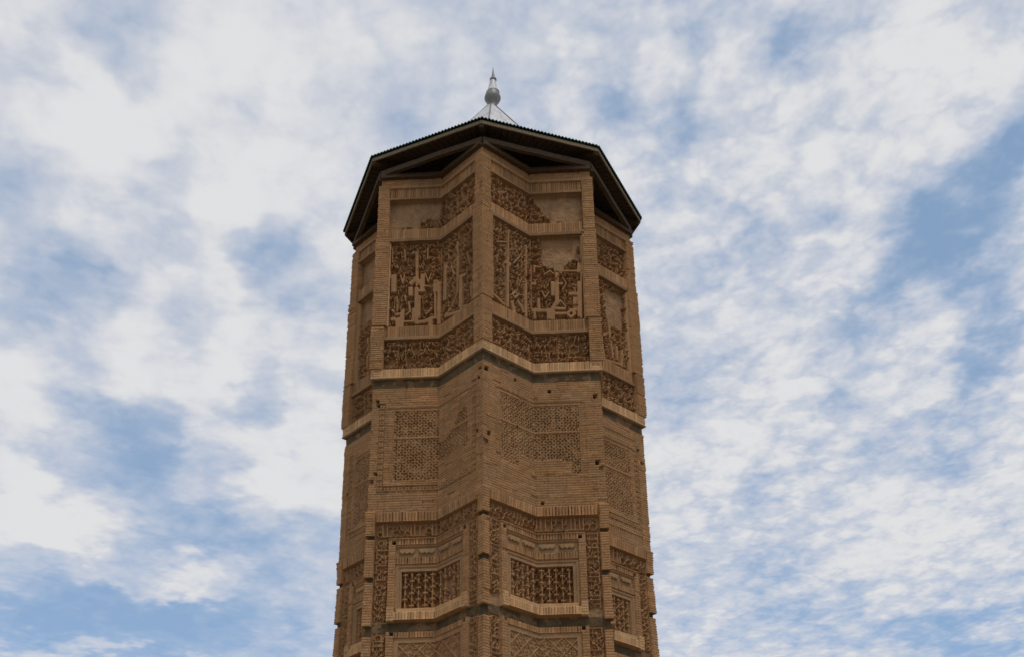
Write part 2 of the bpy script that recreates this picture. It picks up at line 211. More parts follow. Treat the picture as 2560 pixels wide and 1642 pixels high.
# ------------------------------------------------------------------ minaret: each facet of the star is carved as real relief
MIN = bpy.data.objects.new('minaret', None); COL.objects.link(MIN); MIN.location = (0, 0, -1.6)
tag(MIN, 'tall star shaped brown brick minaret with carved panels and a dark eaved metal roof', 'minaret')
LETTERS = [(0,[(0.269,16.773),(0.259,15.219)],0.0278,'t'),
 (0,[(0.78,16.551),(0.752,15.192)],0.0447,'f'),
 (0,[(0.809,17.379),(0.804,16.564)],0.0179,'t'),
 (0,[(0.723,16.412),(0.841,16.406)],0.0596,'f'),
 (0,[(0.283,15.345),(0.465,15.296),(0.671,15.206)],0.0447,'f'),
 (0,[(1.325,16.077),(1.304,15.186)],0.0378,'f'),
 (0,[(1.353,17.235),(1.325,16.077)],0.0199,'t'),
 (0,[(0.983,15.715),(1.065,15.669),(0.98,15.543),(0.899,15.589),(0.983,15.715)],0.0278,'f'),
 (0,[(0.872,15.385),(0.905,15.295),(0.949,15.148)],0.0497,'f'),
 (0,[(1.05,15.491),(1.166,15.397),(1.234,15.26)],0.0417,'f'),
 (1,[(1.46,16.632),(1.484,15.366)],0.0417,'f'),
 (1,[(1.462,17.454),(1.469,16.633)],0.0238,'t'),
 (1,[(1.468,16.188),(1.354,16.149)],0.0417,'f'),
 (1,[(0.97,16.227),(0.981,15.812)],0.0447,'f'),
 (1,[(0.866,16.443),(0.888,15.678),(0.982,15.468),(0.999,15.172)],0.0477,'f'),
 (1,[(1.292,15.742),(1.3,15.378)],0.0397,'f'),
 (1,[(1.448,15.428),(1.08,15.409),(1.086,15.176)],0.0477,'f'),
 (1,[(1.395,15.404),(1.391,15.192)],0.0358,'f'),
 (1,[(0.956,15.456),(0.711,15.443)],0.0378,'f'),
 (1,[(0.959,15.328),(0.715,15.316)],0.0397,'f'),
 (1,[(0.572,15.404),(0.485,15.293),(0.579,15.192),(0.666,15.303),(0.572,15.404)],0.0397,'f'),
 (1,[(0.482,15.743),(0.495,15.358)],0.0447,'f'),
 (1,[(0.61,15.847),(0.364,15.834)],0.0546,'f'),
 (1,[(0.369,16.173),(0.404,15.226)],0.0417,'f'),
 (1,[(0.35,16.706),(0.381,16.439)],0.0397,'f'),
 (1,[(0.731,16.503),(0.322,16.48)],0.0298,'f'),
 (1,[(0.302,17.527),(0.304,16.748),(0.353,15.181)],0.0219,'t'),
 (1,[(0.83,16.154),(0.742,16.138)],0.0397,'f'),
 (-2,[(0.233,17.114),(0.266,15.188)],0.0227,'t'),
 (-2,[(0.317,17.372),(0.321,16.965)],0.0151,'t'),
 (-2,[(0.901,16.197),(0.923,15.21)],0.0453,'f'),
 (-2,[(0.86,17.256),(0.889,16.253)],0.0176,'t'),
 (-2,[(0.914,17.282),(0.914,16.252)],0.0151,'t'),
 (-2,[(0.763,16.316),(0.873,16.451),(1.012,16.303)],0.0604,'f'),
 (-2,[(1.03,16.556),(1.021,16.079)],0.0579,'f'),
 (-2,[(0.926,16.112),(1.084,16.104)],0.0453,'f'),
 (-2,[(1.333,16.371),(1.333,16.064)],0.0579,'f'),
 (-2,[(1.408,16.339),(1.414,15.16)],0.0478,'f'),
 (-2,[(1.442,17.254),(1.454,16.337)],0.0151,'t'),
 (-2,[(1.483,17.252),(1.495,16.279)],0.0151,'t'),
 (-2,[(0.923,15.237),(1.123,15.254),(1.3,15.354)],0.0503,'f'),
 (-2,[(1.229,15.303),(1.233,15.089)],0.0529,'f'),
 (-2,[(0.369,16.59),(0.379,16.111)],0.0566,'f'),
 (-2,[(0.455,15.969),(0.467,15.556)],0.0176,'t'),
 (-2,[(0.364,15.616),(0.446,15.503),(0.535,15.526)],0.0327,'f'),
 (-2,[(0.594,15.605),(0.587,15.119)],0.0478,'f'),
 (-2,[(0.339,15.346),(0.597,15.333)],0.0566,'f'),
 (-2,[(0.485,15.339),(0.498,15.124)],0.0503,'f'),
 (-2,[(0.836,15.62),(0.833,15.268),(0.61,15.266)],0.0327,'f'),
 (-2,[(0.754,16.204),(0.771,15.981)],0.0629,'f'),
 (-2,[(1.322,16.064),(1.334,15.325)],0.0252,'f'),
 (-2,[(0.64,15.987),(0.653,15.821)],0.0176,'t'),
 (-1,[(0.915,17.155),(0.898,15.744)],0.0277,'t'),
 (-1,[(0.782,16.116),(0.777,14.983)],0.0529,'f'),
 (-1,[(0.816,16.053),(0.644,16.064)],0.0503,'f'),
 (-1,[(1.348,16.839),(1.352,15.749)],0.0478,'f'),
 (-1,[(0.881,15.734),(1.084,15.413)],0.0327,'f'),
 (-1,[(1.135,15.387),(1.291,15.309)],0.0453,'f'),
 (-1,[(1.325,15.301),(0.806,15.156)],0.0453,'f'),
 (-1,[(0.404,15.737),(0.419,15.237)],0.0403,'f'),
 (-1,[(0.313,15.739),(0.335,15.218)],0.0201,'t'),
 (-1,[(0.671,15.189),(0.285,15.164)],0.0378,'f'),
 (-2,[(1.059,16.231),(1.286,16.219)],0.0277,'f'),
 (-2,[(0.974,15.971),(0.987,15.342)],0.0201,'f'),
 (-2,[(1.119,15.443),(1.207,15.52),(1.273,15.626)],0.0277,'f'),
 (-2,[(0.73,15.817),(0.759,15.542),(0.672,15.438)],0.0227,'f'),
 (-2,[(0.528,16.582),(0.581,16.325),(0.62,16.577)],0.0176,'t'),
 (-2,[(1.097,16.61),(1.159,16.352),(1.223,16.603)],0.0176,'t'),
 (-2,[(0.6,17.328),(0.607,17.065)],0.0176,'t'),
 (-2,[(1.13,17.329),(1.136,17.009)],0.0176,'t'),
 (-1,[(1.175,16.737),(1.027,16.313),(1.2,16.133)],0.0201,'t'),
 (-1,[(0.579,16.666),(0.474,16.242),(0.609,16.045)],0.0201,'t'),
 (0,[(0.434,16.838),(0.743,17.002)],0.0258,'f'),
 (0,[(1.03,16.951),(1.148,16.787),(0.974,16.518)],0.0219,'t'),
 (0,[(0.442,16.465),(0.463,16.257)],0.0159,'t'),
 (1,[(1.373,16.493),(1.37,16.672),(1.228,16.62)],0.0258,'f'),
 (1,[(1.161,16.415),(1.016,16.519),(0.946,16.448)],0.0238,'t'),
 (1,[(0.737,16.325),(0.653,16.144),(0.747,15.974)],0.0199,'t'),
 (1,[(1.207,15.955),(1.159,15.757),(1.067,15.926)],0.0199,'t'),
 (1,[(0.882,15.57),(0.792,15.673),(0.691,15.517)],0.0199,'t'),
 (3,[(1.234,15.797),(1.171,15.09)],0.0431,'f'),
 (3,[(0.973,16.407),(0.933,16.008),(0.871,15.291)],0.0431,'f'),
 (3,[(0.726,15.762),(0.713,15.322)],0.0398,'f'),
 (3,[(0.482,15.719),(0.589,15.191)],0.0398,'f'),
 (3,[(1.166,15.827),(0.886,16.029)],0.0398,'f'),
 (3,[(1.123,15.147),(0.54,15.249)],0.0365,'f'),
 (-4,[(0.462,17.527),(0.471,16.61)],0.0232,'t'),
 (-4,[(0.708,16.254),(0.74,15.152)],0.0331,'f'),
 (-4,[(0.812,16.277),(0.933,15.205)],0.0232,'f'),
 (-4,[(0.594,15.222),(0.804,15.194)],0.0365,'f')]
L0 = 1.46; DZ = 0.011
rng = np.random.default_rng(7)
def hsh(a, b, c=0):
    v = np.sin(a * 127.1 + b * 311.7 + c * 74.7) * 43758.5453
    return v - np.floor(v)
def vnoise(x, y, s=0):
    xi, yi = np.floor(x), np.floor(y); fx, fy = x - xi, y - yi; fx = fx * fx * (3 - 2 * fx); fy = fy * fy * (3 - 2 * fy)
    return (hsh(xi, yi, s) * (1 - fx) + hsh(xi + 1, yi, s) * fx) * (1 - fy) + (hsh(xi, yi + 1, s) * (1 - fx) + hsh(xi + 1, yi + 1, s) * fx) * fy
def fbm(x, y, s=0):
    return (vnoise(x, y, s) * .5 + vnoise(x * 2.1, y * 2.1, s + 1) * .27 + vnoise(x * 4.3, y * 4.3, s + 2) * .15 + vnoise(x * 9, y * 9, s + 3) * .08)

class Relief:                                   # strokes raised out of a sunk field
    def __init__(s, u, z): s.u, s.z = u, z; s.h = np.zeros((len(z), len(u)))
    def stroke(s, pts, w0, hh, w1=None, flat=4.5, square=False):
        w1 = w0 if w1 is None else w1; n = max(1, len(pts) - 1)
        for i in range(n):
            (x0, y0), (x1, y1) = pts[i], pts[min(i + 1, len(pts) - 1)]
            wa = w0 + (w1 - w0) * i / n; wb = w0 + (w1 - w0) * (i + 1) / n; wm = max(wa, wb)
            a0, a1 = np.searchsorted(s.u, (min(x0, x1) - wm, max(x0, x1) + wm)); b0, b1 = np.searchsorted(s.z, (min(y0, y1) - wm, max(y0, y1) + wm))
            if a1 <= a0 or b1 <= b0: continue
            X = s.u[None, a0:a1] - x0; Y = s.z[b0:b1, None] - y0; ex, ey = x1 - x0, y1 - y0; q = ex * ex + ey * ey + 1e-9
            t0_ = (X * ex + Y * ey) / q; tt = np.clip(t0_, 0, 1); d = np.hypot(X - tt * ex, Y - tt * ey) / (wa + (wb - wa) * tt)
            if square and len(pts) < 5:                      # cut ends, as in block lettering
                le = q ** .5; ov = np.maximum(-t0_ if i == 0 else 0 * t0_, t0_ - 1 if i == n - 1 else 0 * t0_) * le
                d = np.maximum(np.abs(X * ey - Y * ex) / le / wm, np.where(ov > 0, ov / (wm * .35), 0))
            v = hh * np.clip(1 - d ** flat, 0, 1) ** .5
            np.maximum(s.h[b0:b1, a0:a1], v, out=s.h[b0:b1, a0:a1])
def arabesque(R, u0, u1, z0, z1, step, rg, depth=.08, w=.014):
    nu, nz_ = max(1, round((u1 - u0) / step)), max(1, round((z1 - z0) / step)); P = {}
    for i in range(nu):
        for j in range(nz_):
            P[i, j] = (u0 + (i + .5) * (u1 - u0) / nu + rg.uniform(-.16, .16) * step, z0 + (j + .5) * (z1 - z0) / nz_ + rg.uniform(-.16, .16) * step)
    for (i, j), (x, y) in P.items():
        sg = 1 if (i + j) % 2 else -1; r0 = step * rg.uniform(.34, .44); a0 = rg.uniform(0, 6.28); hh = depth * rg.uniform(.9, 1)
        k = rg.uniform(3.6, 5.6)
        pts = [(x + r0 * (1 - .62 * t_) * math.cos(a0 + sg * k * t_), y + r0 * (1 - .62 * t_) * math.sin(a0 + sg * k * t_)) for t_ in np.linspace(0, 1, 10)]
        R.stroke(pts, w, hh, w * .8); R.stroke([pts[-1], (x, y)], w * 1.25, hh, w * .8)
        sx, sy = pts[0]
        for da in (-.7, .55):                          # split leaf
            an = a0 + da; l = step * rg.uniform(.28, .42)
            mid = (sx + l * .5 * math.cos(an), sy + l * .5 * math.sin(an)); en = (mid[0] + l * .5 * math.cos(an + da * .9), mid[1] + l * .5 * math.sin(an + da * .9))
            R.stroke([(sx, sy), mid, en], w * 1.4, hh, w * .45)
        for di, dj in ((1, 0), (0, 1)):
            if (i + di, j + dj) in P and rg.random() < .55:
                ex, ey = P[i + di, j + dj]; nx_, ny_ = -(ey - y), ex - x; bb = rg.choice([-1, 1]) * .33
                cp = ((x + ex) / 2 + nx_ * bb, (y + ey) / 2 + ny_ * bb)
                pts = [((1 - t_) ** 2 * x + 2 * t_ * (1 - t_) * cp[0] + t_ * t_ * ex, (1 - t_) ** 2 * y + 2 * t_ * (1 - t_) * cp[1] + t_ * t_ * ey) for t_ in np.linspace(0, 1, 6)]
                R.stroke(pts, w * .85, hh * .96)
def script_band(R, u0, u1, z0, z1, rg, depth, w=.015, vertical=False):   # small lettered band: upright strokes, bowls and joining lines
    H_, Ln = (z1 - z0, u1 - u0) if not vertical else (u1 - u0, z1 - z0)
    def T(a, b): return (u0 + a, z0 + b) if not vertical else (u0 + b, z1 - a)
    x = .03
    while x < Ln - .04:
        r_ = rg.random(); adv = rg.uniform(.07, .13)
        if r_ < .38:
            R.stroke([T(x, .12 * H_), T(x, .95 * H_)], w, depth); R.stroke([T(x, .15 * H_), T(x + adv, .15 * H_)], w, depth)
        elif r_ < .7:
            rr_ = H_ * rg.uniform(.16, .24); cx, cy = x + rr_, H_ * rg.uniform(.28, .5)
            R.stroke([T(cx + rr_ * math.cos(q), cy + rr_ * math.sin(q)) for q in np.linspace(0, 5.4, 10)], w * .85, depth)
            R.stroke([T(cx, cy + rr_), T(cx + .03, H_ * .85), T(cx - .02, H_ * .95)], w * .8, depth * .9); adv = max(adv, 2 * rr_)
        else:
            R.stroke([T(x, .9 * H_), T(x + .02, .55 * H_), T(x + adv, .45 * H_), T(x + adv * .6, .12 * H_), T(x - .02, .08 * H_)], w, depth, w * .6)
        if rg.random() < .6:
            R.stroke([T(x + .02, H_ * .72), T(x + .05, H_ * .85), T(x + .09, H_ * .74)], w * .8, depth * .85, w * .5)
        x += adv

def brick_face(U, Z, seed, pitch=.055, blen=.235):
    row = np.floor(Z / pitch); fr = Z / pitch - row
    off = hsh(row, seed, 3) * blen; col = np.floor((U + off) / blen); fc = (U + off) / blen - col
    g = np.where(fr < .24, -.011, 0.) + np.where(fc < .05, -.013, 0.)
    r1 = hsh(row, col, seed); h = g + (r1 - .5) * .007 + np.where(hsh(row, col, seed + 9) > .985, -.02, 0)
    return h, .92 + .24 * hsh(row, col, seed + 5) + .10 * (hsh(row, col, seed + 6) > .93), r1
def soldier_face(U, Z, seed, zlo, pitch=.0545):
    k = np.floor(U / pitch); fr = U / pitch - k; deep = np.where(hsh(k, seed, 2) > .5, -.034, -.016)
    h = np.where((fr < .24), deep, (hsh(k, seed, 1) - .5) * .010)
    return h, .86 + .44 * hsh(k, seed, 4) ** 1.6, hsh(k, seed, 7)

C_BR = np.array([.308, .170, .079]); C_PALE_LIT = np.array([.47, .282, .138]); C_PL = np.array([.312, .188, .097]); C_CAR = np.array([.305, .170, .081])  # the pale brick tone has light on the cornice painted into it
C_STAIN_SHADE = np.array([.10, .069, .037]); C_LOW = np.array([.300, .168, .080])  # the dark tone is stain with undershadow painted in
ZT, ZB = 19.46, 7.0
zgrid = np.arange(ZB, ZT + DZ / 2, DZ); NZ = len(zgrid)
def inpoly(U, Z, P):
    c_ = np.zeros(U.shape, bool); n_ = len(P)
    for i in range(n_):
        (x0, y0), (x1, y1) = P[i], P[(i + 1) % n_]
        if y0 == y1: continue
        c_ ^= ((y0 > Z) != (y1 > Z)) & (U < (x1 - x0) * (Z - y0) / (y1 - y0) + x0)
    return c_
HOLES = {0: [(.10, 13.33, .05), (.93, 13.38, .035), (.17, 11.83, .045), (.98, 12.28, .03), (.05, 11.62, .09)], -1: [(.10, 13.35, .04), (.14, 13.13, .03), (.2, 11.9, .05)],
         1: [(1.12, 13.30, .04), (.12, 13.13, .055), (.14, 11.56, .05), (.03, 11.42, .09), (1.33, 10.68, .03)],
         -2: [(.13, 13.1, .045), (.11, 13.20, .04), (.12, 11.48, .04), (.04, 11.3, .05)], 3: [(.2, 13.05, .04), (.1, 12.75, .08)], -4: [(.2, 12.2, .03)]}

def facet(f, fine):
    seed = f * 7.31 + 50; rg = random.Random(f * 13 + 5)
    tip, val = (f, f + 1) if f % 2 == 0 else (f + 1, f)
    NU = 138 if fine else 46
    u = np.linspace(0, L0, NU + 1); U, Z = np.meshgrid(u, zgrid)
    H = np.zeros_like(U); Cc = np.tile(C_BR, U.shape + (1,)); K = np.full(U.shape, 0, np.int16)
    bh, bt, _ = brick_face(U, Z, seed); H += bh; T = bt.copy()
    names = ['brick_wall']; 
    def key(nm):
        if nm not in names: names.append(nm)
        return names.index(nm)
    def reg(u0, u1, z0, z1): return (U >= u0 - 1e-6) & (U < u1 + (1 if u1 >= L0 - .001 else 0)) & (Z >= z0) & (Z < z1)
    def setr(m, nm, h=None, col=None, tt=None):
        if h is not None: H[m] = h[m] if isinstance(h, np.ndarray) else h
        if col is not None: Cc[m] = col
        if tt is not None: T[m] = tt[m] if isinstance(tt, np.ndarray) else tt
        if nm: K[m] = key(nm)
    LV = L0
    wob = fbm(U * 3, Z * 3, seed) - .5
    wos = (vnoise(U * 6, Z * 6, seed + 2) - .5) * .9 + (vnoise(U * 15, Z * 15, seed + 4) - .5) * .35
    plast = fbm(U * 5, Z * 5, seed + 3) * .02 - .01
    def panel(u0, u1, z0, z1, nm, floor, fill, relief_h, col=C_CAR, patches=(), seedc=0):
        m = reg(u0, u1, z0, z1); setr(m, nm, floor + plast * .5, col, 1.0)
        a0, a1 = np.searchsorted(u, (u0, u1)); b0, b1 = np.searchsorted(zgrid, (z0, z1)); a1 = min(a1 + (u1 >= L0 - .001), len(u)); 
        R = Relief(u[a0:a1], zgrid[b0:b1]); fill(R)
        er = np.clip(fbm(U[b0:b1, a0:a1] * 4, Z[b0:b1, a0:a1] * 4, seed + 21) * 3.6 - .2, .72, 1)     # weathering wears the relief
        sub = R.h * er; pm = np.zeros(sub.shape, bool)
        for P in patches: pm |= inpoly(U[b0:b1, a0:a1] + wos[b0:b1, a0:a1] * .10, Z[b0:b1, a0:a1] + wos[b0:b1, a0:a1] * .10, P)
        sub[pm] = relief_h * .18
        Hs = H[b0:b1, a0:a1]; Hs += sub
        T[b0:b1, a0:a1] *= 1 + (sub > relief_h * .5) * .06
        if pm.any():
            Ks = K[b0:b1, a0:a1]; Ks[pm] = key('plaster_patch'); Cs = Cc[b0:b1, a0:a1]; Cs[pm] = C_PL * .98
            Ts = T[b0:b1, a0:a1]; Ts[pm] = 1 + (fbm(U[b0:b1, a0:a1] * 7, Z[b0:b1, a0:a1] * 7, seed + 31)[pm] - .5) * .55; Hs[pm] += plast[b0:b1, a0:a1][pm] * .9 + (fbm(U * 22, Z * 22, seed + 33)[b0:b1, a0:a1][pm] - .5) * .022
    def soldier(u0, z0, z1, nm, h, bright=1.0, pitch=.0545, col=C_BR, deep=1.0):
        m = reg(u0, LV, z0, z1); sh, st, _ = soldier_face(U, Z, seed + z0, z0, pitch)
        setr(m, nm, h + sh * deep, col, st * bright)
        setr(m & (Z < z0 + .012), nm, h + .012, col, bright)
    # ---------------- upper stage
    up = Z >= 13.5
    pw = np.where(Z > 17.62, .215, np.where(Z > 15.13, .262, .205))
    panel_front = -.01
    H[up] += -.01
    m = reg(0, LV, 19.22, 30); setr(m, 'wall_top', -.0 + bh, C_BR, bt)
    m = reg(.2, LV, 19.15, 19.222); setr(m, 'moulding', .045, C_PL, 1.0)
    soldier(.2, 18.86, 19.15, 'soldier_course', .0, .98)
    m = reg(.2, LV, 18.795, 18.862); setr(m, 'soldier_course', .035 + wob * .02, C_PL, .85)
    fr1 = {-2: [[(-1, 17.93), (.97, 17.95), (.98, 18.22), (1.38, 18.26), (1.44, 18.9), (-1, 18.9)]], -1: [[(1.49, 18.0), (1.30, 18.8), (1.6, 18.9), (1.6, 18.1)]],
           0: [[(1.15, 18.85), (1.6, 18.85), (1.6, 18.55), (1.35, 18.6)]], 1: [[(1.6, 18.85), (1.33, 18.72), (1.28, 18.5), (.98, 18.05), (.95, 17.93), (0, 17.9), (0, 18.9)]],
           -4: [[(0, 17.9), (0, 18.9), (1.6, 18.9), (1.6, 17.9)]], 3: []}
    panel(.215, LV, 17.905, 18.80, 'floral_frieze', -.165, lambda R: arabesque(R, .23, LV + .05, 17.93, 18.78, .205, rg, .155, .0165), .13, patches=fr1.get(f, []))
    soldier(.215, 17.62, 17.905, 'soldier_course', .005, 1.08)
    m = reg(.215, LV, 17.52, 17.62); setr(m, 'soldier_course', .03 + wob * .03, C_PL * .85, .9)
    big = {1: [[(1.22, 17.6), (1.17, 17.2), (1.20, 16.75), (.9, 16.62), (.74, 16.50), (.62, 16.75), (.36, 16.9), (.33, 17.6)]], 3: [[(1.04, 17.36), (1.0, 16.35), (.4, 16.28), (.28, 17.45)]], -4: [[(0, 17.6), (1.6, 17.6), (1.6, 16.9), (0, 16.75)]]}
    def kufic(R):
        arabesque(R, .28, LV + .05, 16.35, 17.52, .185, rg, .17, .015)
        arabesque(R, .30, LV + .05, 15.2, 16.35, .17, rg, .155, .0145)
        mine = [l for l in LETTERS if l[0] == f]
        if not mine:
            for q in np.arange(.36, 1.4, .19): R.stroke([(q, 15.2), (q, 16.9)], .04, .11, flat=6)
            R.stroke([(.3, 15.25), (1.4, 15.25)], .04, .11, flat=6)
        R.h *= .85
        keep = R.h.copy(); R.h[:] = 0
        for _, pts, wd, kd in mine: R.stroke(pts, wd * 1.12 + .012, 1, flat=20)
        keep[R.h > .01] = 0; R.h[:] = keep
        for _, pts, wd, kd in mine: R.stroke([(a_ + rg.uniform(-.008, .008), b_ + rg.uniform(-.01, .01)) for a_, b_ in pts], (wd * 1.12 + .002) * rg.uniform(.85, 1.1), .150 if kd == 'f' else .142, flat=9, square=kd == 'f')
    panel(.262, LV, 15.13, 17.52, 'kufic_frieze', -.16, kufic, .14, patches=big.get(f, []))
    m = reg(.262, .285, 15.13, 17.5); setr(m, 'kufic_frieze', .0, C_PALE_LIT, 1.0 + .25 * vnoise(Z * 2.4, U * 0, seed) * (1 if f in (-2, 1) else 0))
    soldier(.262, 14.84, 15.13, 'soldier_course', .005, .98)
    m = reg(.205, LV, 14.765, 14.84); setr(m, 'soldier_course', .03 + wob * .02, C_PL, .85)
    def low(R):
        arabesque(R, .22, LV + .04, 14.02, 14.75, .185, rg, .13, .0150)
        if f == 1:
            R.stroke([(.55, 14.38)], .15, 1, flat=40); R.h[R.h > .5] = 0
            for cxx in (.55,): R.stroke([(cxx + .13 * math.cos(q) * (1 if i % 2 else .72), 14.38 + .13 * math.sin(q) * (1 if i % 2 else .72)) for i, q in enumerate(np.linspace(0, 6.2832, 13))], .016, .09)
            R.stroke([(.9, 14.0), (.9, 14.74)], .05, .06)
    panel(.205, LV, 13.995, 14.765, 'floral_frieze', -.135, low, .13)
    # cornice under the upper stage
    soldier(0, 13.77, 13.995, 'cornice', .048, 1.0, col=C_PALE_LIT)  # brighter brick: light on the projecting face is put into the colour
    m = reg(0, .17, 13.77, 13.995); setr(m, 'cornice', .05 + bh, C_PALE_LIT, bt)
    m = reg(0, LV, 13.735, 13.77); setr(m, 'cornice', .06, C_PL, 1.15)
    m = reg(0, LV, 13.52, 13.735); setr(m, 'cornice', -.02 + wob * .05, C_STAIN_SHADE, .75 + .6 * fbm(U * 6, Z * 9, seed + 40)); stm = m & (fbm(U * 4, Z * 5, seed + 41) > .62); setr(stm, None, None, C_PL, .62)  # stained band, shade under the cornice painted into its colour
    # corner pilaster, upper
    m = (U < pw) & (Z >= 13.995) & (Z < 19.24)
    step = .02 * ((17.62 - Z) > 0) + .008 * ((15.13 - Z) > 0)
    setr(m, 'corner_pilaster', .055 + bh * 1.9 + step, C_BR * 1.12, bt)
    for zz in (17.60, 15.1): setr(m & (Z > zz) & (Z < zz + .035), 'corner_pilaster', .035 if zz > 17 else .05, C_STAIN_SHADE, .55)
    # ---------------- middle stage
    mid = (Z >= 10.59) & (Z < 13.52)
    setr(mid, 'brick_wall', bh, C_BR, bt)
    setr(reg(.42 if f not in (-2,) else .33, LV, 13.0, 13.02) , None, -.016, None, .8)
    frame = reg(.36, LV, 11.22 if f in (-2, 3, -4) else 11.0, 13.0); H[frame] += -.014
    def lattice(m, dep=.05, sc=.062, nm='lattice_panel'):
        w_ = 2 * np.pi / sc; a_ = U + (hsh(np.floor(Z / .04), seed, 1) - .5) * .006; b_ = Z
        q = np.cos(w_ * a_) + np.cos(w_ * b_) + np.cos(w_ * (a_ + b_) * .7071) + np.cos(w_ * (a_ - b_) * .7071)
        q = q + (fbm(U * 16, Z * 16, seed + 60) - .5) * 4.2
        hh = np.where(q > .75, -dep * np.clip((q - .75) * 2.0, 0, 1), 0.) + np.clip(-q - .6, 0, 1) * -.010
        st = fbm(U * 4, Z * 4, seed + 61); hh = hh * np.clip(st * 3 - .55, .35, 1)
        setr(m, nm, -.022 + hh, C_LOW, .93 + .12 * hsh(np.floor(U / .05), np.floor(Z / .05), seed))
    lm = reg(.50, LV, 11.32, 12.95)
    wU, wZ = U + wos * .09, Z + wos * .09
    if f == -1: lm &= inpoly(wU, wZ, [(.55, 12.62), (.80, 12.60), (.92, 12.4), (1.05, 12.22), (1.6, 12.12), (1.6, 11.72), (.5, 11.75)])
    if f == 0: lm &= (wZ > np.where(U < 1.0, 11.36, 11.64))
    if f == 1: lm &= (wZ > 11.66) | inpoly(wU, wZ, [(.42, 11.2), (.7, 11.35), (.68, 11.7), (.42, 11.7)])
    lattice(lm)
    setr(lm & (abs(Z - 12.30) < .028), 'lattice_panel', -.012, C_BR, 1)
    setr(reg(.455, .475, 11.25, 12.99) & (K == 0), None, -.024, None, .85)
    if f in (-2, -1, 3, -4):
        cu0, cu1 = (.15, .30) if f == -2 else (.23, .36)
        om = reg(cu0, cu1, 11.03, 13.15) | reg(cu0, LV, 11.03, 11.19)
        q = np.maximum(abs(((U - cu0) / .15) % 1 - .5), abs((Z / .13) % 1 - .5)); q2 = np.abs(((U / .075) % 1) - .5) + np.abs(((Z / .065) % 1) - .5)
        hh = np.where((q > .34) & (q < .44), -.022, 0) + np.where(q2 > .72, -.018, 0)
        setr(om, 'ornament_strip', -.006 + hh * (.5 + fbm(U * 5, Z * 5, seed + 70)), C_LOW, bt * .96)
    for (hu, hz, hr) in HOLES.get(f, []):
        r_ = np.maximum(abs(U - hu), abs(Z - hz)) if hr < .06 else np.hypot(U - hu, (Z - hz) * 1.5); mm = r_ < hr * (1 + wob * .5)
        setr(mm, None, -.13 if hr < .06 else -.045 + wob * .04, C_STAIN_SHADE if hr < .06 else None, .7)
    if f == 3:
        setr(reg(.25, LV, 10.75, 10.9), 'ornament_strip', -.01 - .02 * ((U / .07) % 1 > .6), C_LOW, 1)
        setr(reg(.25, LV, 13.15, 13.28), 'ornament_strip', -.01 - .02 * ((U / .06) % 1 > .55), C_LOW, 1)
    # ragged, patched courses
    pt = (fbm(U * 1.3, Z * 6, seed + 80) > .66) & mid & (K == 0); H[pt] += .008; T[pt] *= 1.06
    # ---------------- lower stage
    lo = Z < 10.59
    def lower(zo, first):
        ztop = 10.59 + zo
        m = reg(0, LV, zo + (8.1 if first else 5), ztop); setr(m, 'panel_frame', bh, C_BR, bt)
    setr(lo, 'panel_frame', bh, C_BR, bt)
    soldier(.19, 10.385, 10.59, 'soldier_course', .035, 1.1, .066, C_BR * 1.05, 2.2)
    panel(.17, LV, 10.03, 10.375, 'inscription_band', -.065, lambda R: script_band(R, .2, LV + .05, 10.04, 10.36, rg, .075, .014), .075)
    def vb(z0, z1):
        def fl(R): script_band(R, .19, .455, z0, z1, rg, .07, .0145, True); arabesque(R, .18, .47, z0, z1, .15, rg, .052, .011)
        return fl
    bot = {-1: 8.2, 0: 8.55, 1: 8.45}.get(f, 8.35)
    panel(.17, .475, 8.2, 10.03, 'inscription_band', -.065, vb(8.2, 10.03), .07, patches=[[(0, 8.1), (.6, 8.1), (.6, bot), (0, bot)]])
    # inner framed panel
    def framed(zb, zt, strap):
        m = reg(.475, .62, zb, zt - .1); setr(m, 'panel_frame', .035 + bh, C_BR * 1.06, bt)
        setr(reg(.475, .62, zt - .1, zt + .02), 'panel_frame', .02 + plast, C_PL, .95)
        setr(reg(.54, .615, zt - .085, zt), None, -.08, C_STAIN_SHADE, .7)
    framed(8.32, 9.98, False)
    soldier(.62, 9.89, 10.01, 'soldier_course', .012, 1.0, .06, deep=1.6)
    setr(reg(.47, LV, 10.008, 10.032), 'soldier_course', .03, C_PL, 1.1)
    m = reg(.62, LV, 9.62, 9.89); setr(m, 'scalloped_niche', -.03 + plast, C_PL * .93, 1.0)
    for cxx in np.arange(.70, 1.7, .40):
        for k_ in range(3):
            r_ = np.hypot(U - (cxx + .06 + k_ * .095), (Z - 9.745) * 1.1); setr(m & (r_ < .052), 'scalloped_niche', .012, C_PL, 1.05)
        setr(m & (U > cxx) & (U < cxx + .31) & (Z > 9.745) & (Z < 9.80), 'scalloped_niche', .012, C_PL, 1.05)
    setr(m & (Z > 9.84), 'scalloped_niche', .0, C_BR, 1)
    soldier(.62, 9.48, 9.61, 'soldier_course', .008, 1.0, .057, deep=1.6)
    for k_, (zz, uu) in enumerate(((9.43, .64), (9.39, .68), (9.355, .72))): setr(reg(uu, LV, 8.56, zz + .03), 'panel_frame', (.0, -.02, .0)[k_], C_PL, 1)
